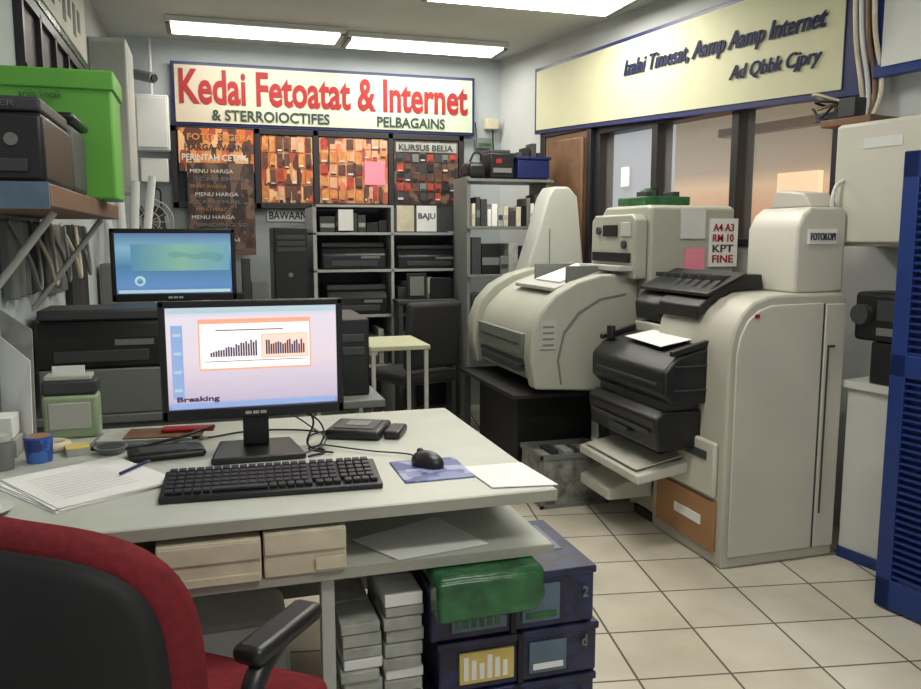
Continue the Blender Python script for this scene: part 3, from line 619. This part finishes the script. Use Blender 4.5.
o.multi('top_print_shapes',[(.68+.05*k,.70+.05*k,1.93+.03*(k%2),1.97+.03*(k%2),.5385,.5395,k%2,.6) for k in range(4)],[paperd,orange])
o=Ob('wrapped_green_pack'); o.box('pack',.465,.73,1.70,1.95,.54,.583,dgreen,.015); o.prism('fold',[(.465,.475),(.462,.575),(.72,.575),(.73,.51),(.70,.48)],'y',1.69,1.765,dgreen,.012)
o=Ob('white_parcel'); o.box('bag',-.10,.17,2.1,2.35,.001,.34,paper,.03); o.box('flap',-.09,.16,2.09,2.1,.2,.34,white,.004)

# ---------------------------------------------------------------- foreground chair
o=Ob('red_office_chair',(-.12,1.53,0),R(-38))
def curved_slab(n,w_,zl,zh,y0,th,m,bow=.06,tilt=.10,p=3.2,nx=16,nz=14):
    bm=bmesh.new(); V={}
    for side in (0,1):
        for i in range(nx+1):
            for k in range(nz+1):
                u=-1+2*i/nx; v=-1+2*k/nz
                r_=max(abs(u),abs(v)); 
                if r_>0:
                    l=(abs(u)**p+abs(v)**p)**(1/p); su,sv=u*r_/l,v*r_/l
                else: su=sv=0
                edge=max(0,1-r_**6)
                x=su*w_/2; z=(zl+zh)/2+sv*(zh-zl)/2
                y=y0-tilt*(z-zl)+bow*su*su
                y+= (th/2*edge if side else -th/2*edge)
                V[side,i,k]=bm.verts.new((x,y,z))
    for side in (0,1):
        for i in range(nx):
            for k in range(nz):
                bm.faces.new((V[side,i,k],V[side,i+1,k],V[side,i+1,k+1],V[side,i,k+1]))
    bmesh.ops.remove_doubles(bm,verts=bm.verts,dist=.0005); bmesh.ops.recalc_face_normals(bm,faces=bm.faces)
    me=bpy.data.meshes.new(n); bm.to_mesh(me); bm.free()
    for q in me.polygons: q.use_smooth=True
    return o._mk(n,me,m,smooth=False)
curved_slab('back_cushion',.52,.50,.93,-.22,.075,red)
curved_slab('back_shell',.45,.53,.895,-.262,.03,blackm)
o.box('seat',-.24,.24,-.20,.23,.41,.475,red,.035)
o.box('seat_pan',-.22,.22,-.18,.21,.385,.41,black,.01)
o.tube('back_bar',[(0,-.16,.40),(0,-.27,.42),(0,-.275,.56),(0,-.28,.62)],.022,black)
for sx in (-1,1):
    o.tube('arm_loop_%d'%sx,[(sx*.22,-.10,.40),(sx*.28,-.12,.50),(sx*.285,-.11,.62),(sx*.275,-.03,.665),(sx*.27,.06,.668)],.019,black)
    o.box('arm_pad_%d'%sx,sx*.27-.03,sx*.27+.03,-.10,.10,.662,.695,black,.014)
o.cyl('post',(0,0,.12),(0,0,.40),.028,black)
for k in range(5):
    a=k*R(72)+.3; ex,ey=.26*math.cos(a),.26*math.sin(a)
    o.cyl('spoke_%d'%k,(0,0,.12),(ex,ey,.075),.02,black); o.cyl('castor_%d'%k,(ex-.015,ey,.03),(ex+.015,ey,.03),.029,dgrey)

# ---------------------------------------------------------------- left wall things
o=Ob('storage_shelf')
o.box('board',WX+.001,-.325,2.0,3.45,1.415,1.466,brown,.003); o.box('front_lip',WX+.001,-.326,1.99,2.0,1.41,1.468,tape)
for y in (2.25,3.2): o.tube('bracket_%d'%int(y*10),[(-.595,y,1.10),(-.36,y,1.41)],.01,lgrey)
o=Ob('inkjet_printer')
o.box('body',-.59,-.335,2.03,2.42,1.467,1.62,black,.012); o.box('lid',-.59,-.34,2.04,2.41,1.622,1.655,dgrey,.008)
o.cyl('button',(-.40,2.03,1.56),(-.40,2.022,1.56),.014,mgrey); o.multi('front',[(-.57,-.37,2.022,2.03,1.49,1.52)],dgrey,.003); o.text('label','PRINTER',-.50,2.036,1.632,.11,.012,mgrey)
o=Ob('waste_bin'); o.prism('body',[(-.55,2.50),(-.55,2.78),(-.345,2.78),(-.345,2.50)],'z',1.467,1.66,dgrey,.02); o.box('rim',-.56,-.335,2.49,2.79,1.66,1.685,black,.012)
o=Ob('green_storage_box')
o.box('body',-.595,-.27,2.84,3.10,1.467,1.85,green,.008); o.box('lid_band',-.595,-.262,2.832,3.108,1.80,1.86,green,.006); o.text('text','arsip kotak',-.53,2.829,1.765,.12,.025,dgreen,.0)
o=Ob('hanging_cabinet'); o.box('body',WX+.001,-.40,5.15,5.6,1.6,2.46,white,.01); o.multi('door_line',[(-.401,-.398,5.2,5.55,1.62,2.44),(-.58,-.41,5.145,5.15,1.63,2.43)],lgrey,.003)
sg3=mat('sign_offwhite',(.62,.64,.54),.6,var=.1,scale=3)
o=Ob('side_signboard'); o.box('border',WX+.001,-.575,2.2,4.9,2.22,2.6,dgreen); o.box('face',-.576,-.57,2.25,4.85,2.25,2.57,sg3)
o.multi('lettering',[(-.571,-.568,2.3+.15*i,2.38+.15*i,2.30+.05*(i%2),2.45) for i in range(16)],greentx)
o=Ob('window_3'); o.multi('frame',[(WX+.001,-.57,3.2,4.9,2.16,2.2),(WX+.001,-.57,3.2,4.9,1.90,1.94)]+[(WX+.001,-.57,3.2+.33*i,3.23+.33*i,1.92,2.18) for i in range(6)],frame); o.box('pane',WX+.001,-.59,3.2,4.9,1.92,2.18,dgrey)
coat=mat('dark_cloth',(.03,.028,.03),.9,bump=.4,scale=12)
o=Ob('hanging_cloth')
for i,(a,b_,z_) in enumerate([(2.76,2.98,1.16),(3.0,3.25,1.16),(3.36,3.7,1.13),(3.9,4.3,1.0)]):
    pts=[]
    n_=8
    for k in range(n_+1): pts.append((-.57+.018*math.sin(k*1.7),a+(b_-a)*k/n_))
    pts=[(WX+.002,a)]+pts+[(WX+.002,b_)]
    o.prism('fold_%d'%i,pts,'z',z_,1.40,coat if i%2 else mgrey,.006)
o=Ob('hanging_cables')
for i in range(5):
    y=2.75+.3*i; o.tube('cable_%d'%i,[(-.565,y,1.40),(-.53,y+.08,1.28),(-.525,y+.2,1.18),(-.55,y+.30,1.39)],.007,cream if i%2 else mgrey)
o=Ob('rolled_posters')
for i in range(4): o.cyl('roll_%d'%i,(-.50+.05*i,5.0,1.20),(-.56+.09*i,5.08,1.60+.03*i),.022,paper)
o.box('holder',-.58,-.30,4.95,5.12,.001,1.20,mgrey,.01)

# ---------------------------------------------------------------- lights / world / camera
def area(n,loc,rot,sx,sy,p,col):
    l=bpy.data.lights.new(n,'AREA'); l.shape='RECTANGLE'; l.size=sx; l.size_y=sy; l.energy=p; l.color=col
    b=bpy.data.objects.new(n,l); b.location=loc; b.rotation_euler=rot; COL.objects.link(b); return b
WC=(1,.97,.89)
area('lamp_light_1',(.4,5.70,CH-.05),(0,0,0),1.0,.25,8,WC)
area('lamp_light_2',(1.5,5.78,CH-.05),(0,0,0),1.0,.25,8,WC)
area('lamp_light_3',(1.75,4.3,CH-.05),(0,0,0),1.0,.5,18,WC)
area('lamp_light_4',(1.0,2.4,CH-.05),(0,0,0),1.1,.35,19,WC)
area('front_fill_light',(.8,.4,CH-.05),(0,0,0),1.1,.35,16,WC)  # added front fill near the camera, brightens the foreground
area('corridor_light',(3.8,4.0,2.6),(0,0,0),.6,2.0,18,(1,.8,.55))
w=bpy.data.worlds.new('world'); bpy.context.scene.world=w; w.use_nodes=True
w.node_tree.nodes['Background'].inputs[0].default_value=(.90,.94,1,1); w.node_tree.nodes['Background'].inputs[1].default_value=.50
cam=bpy.data.cameras.new('camera'); co=bpy.data.objects.new('camera',cam); COL.objects.link(co)
co.location=(0,0,1.35); co.rotation_euler=(R(90-7.5),0,R(-17))
cam.sensor_width=36; cam.lens=820/921*36; cam.clip_start=.02
bpy.context.scene.camera=co
bpy.context.scene.view_settings.view_transform='Standard'
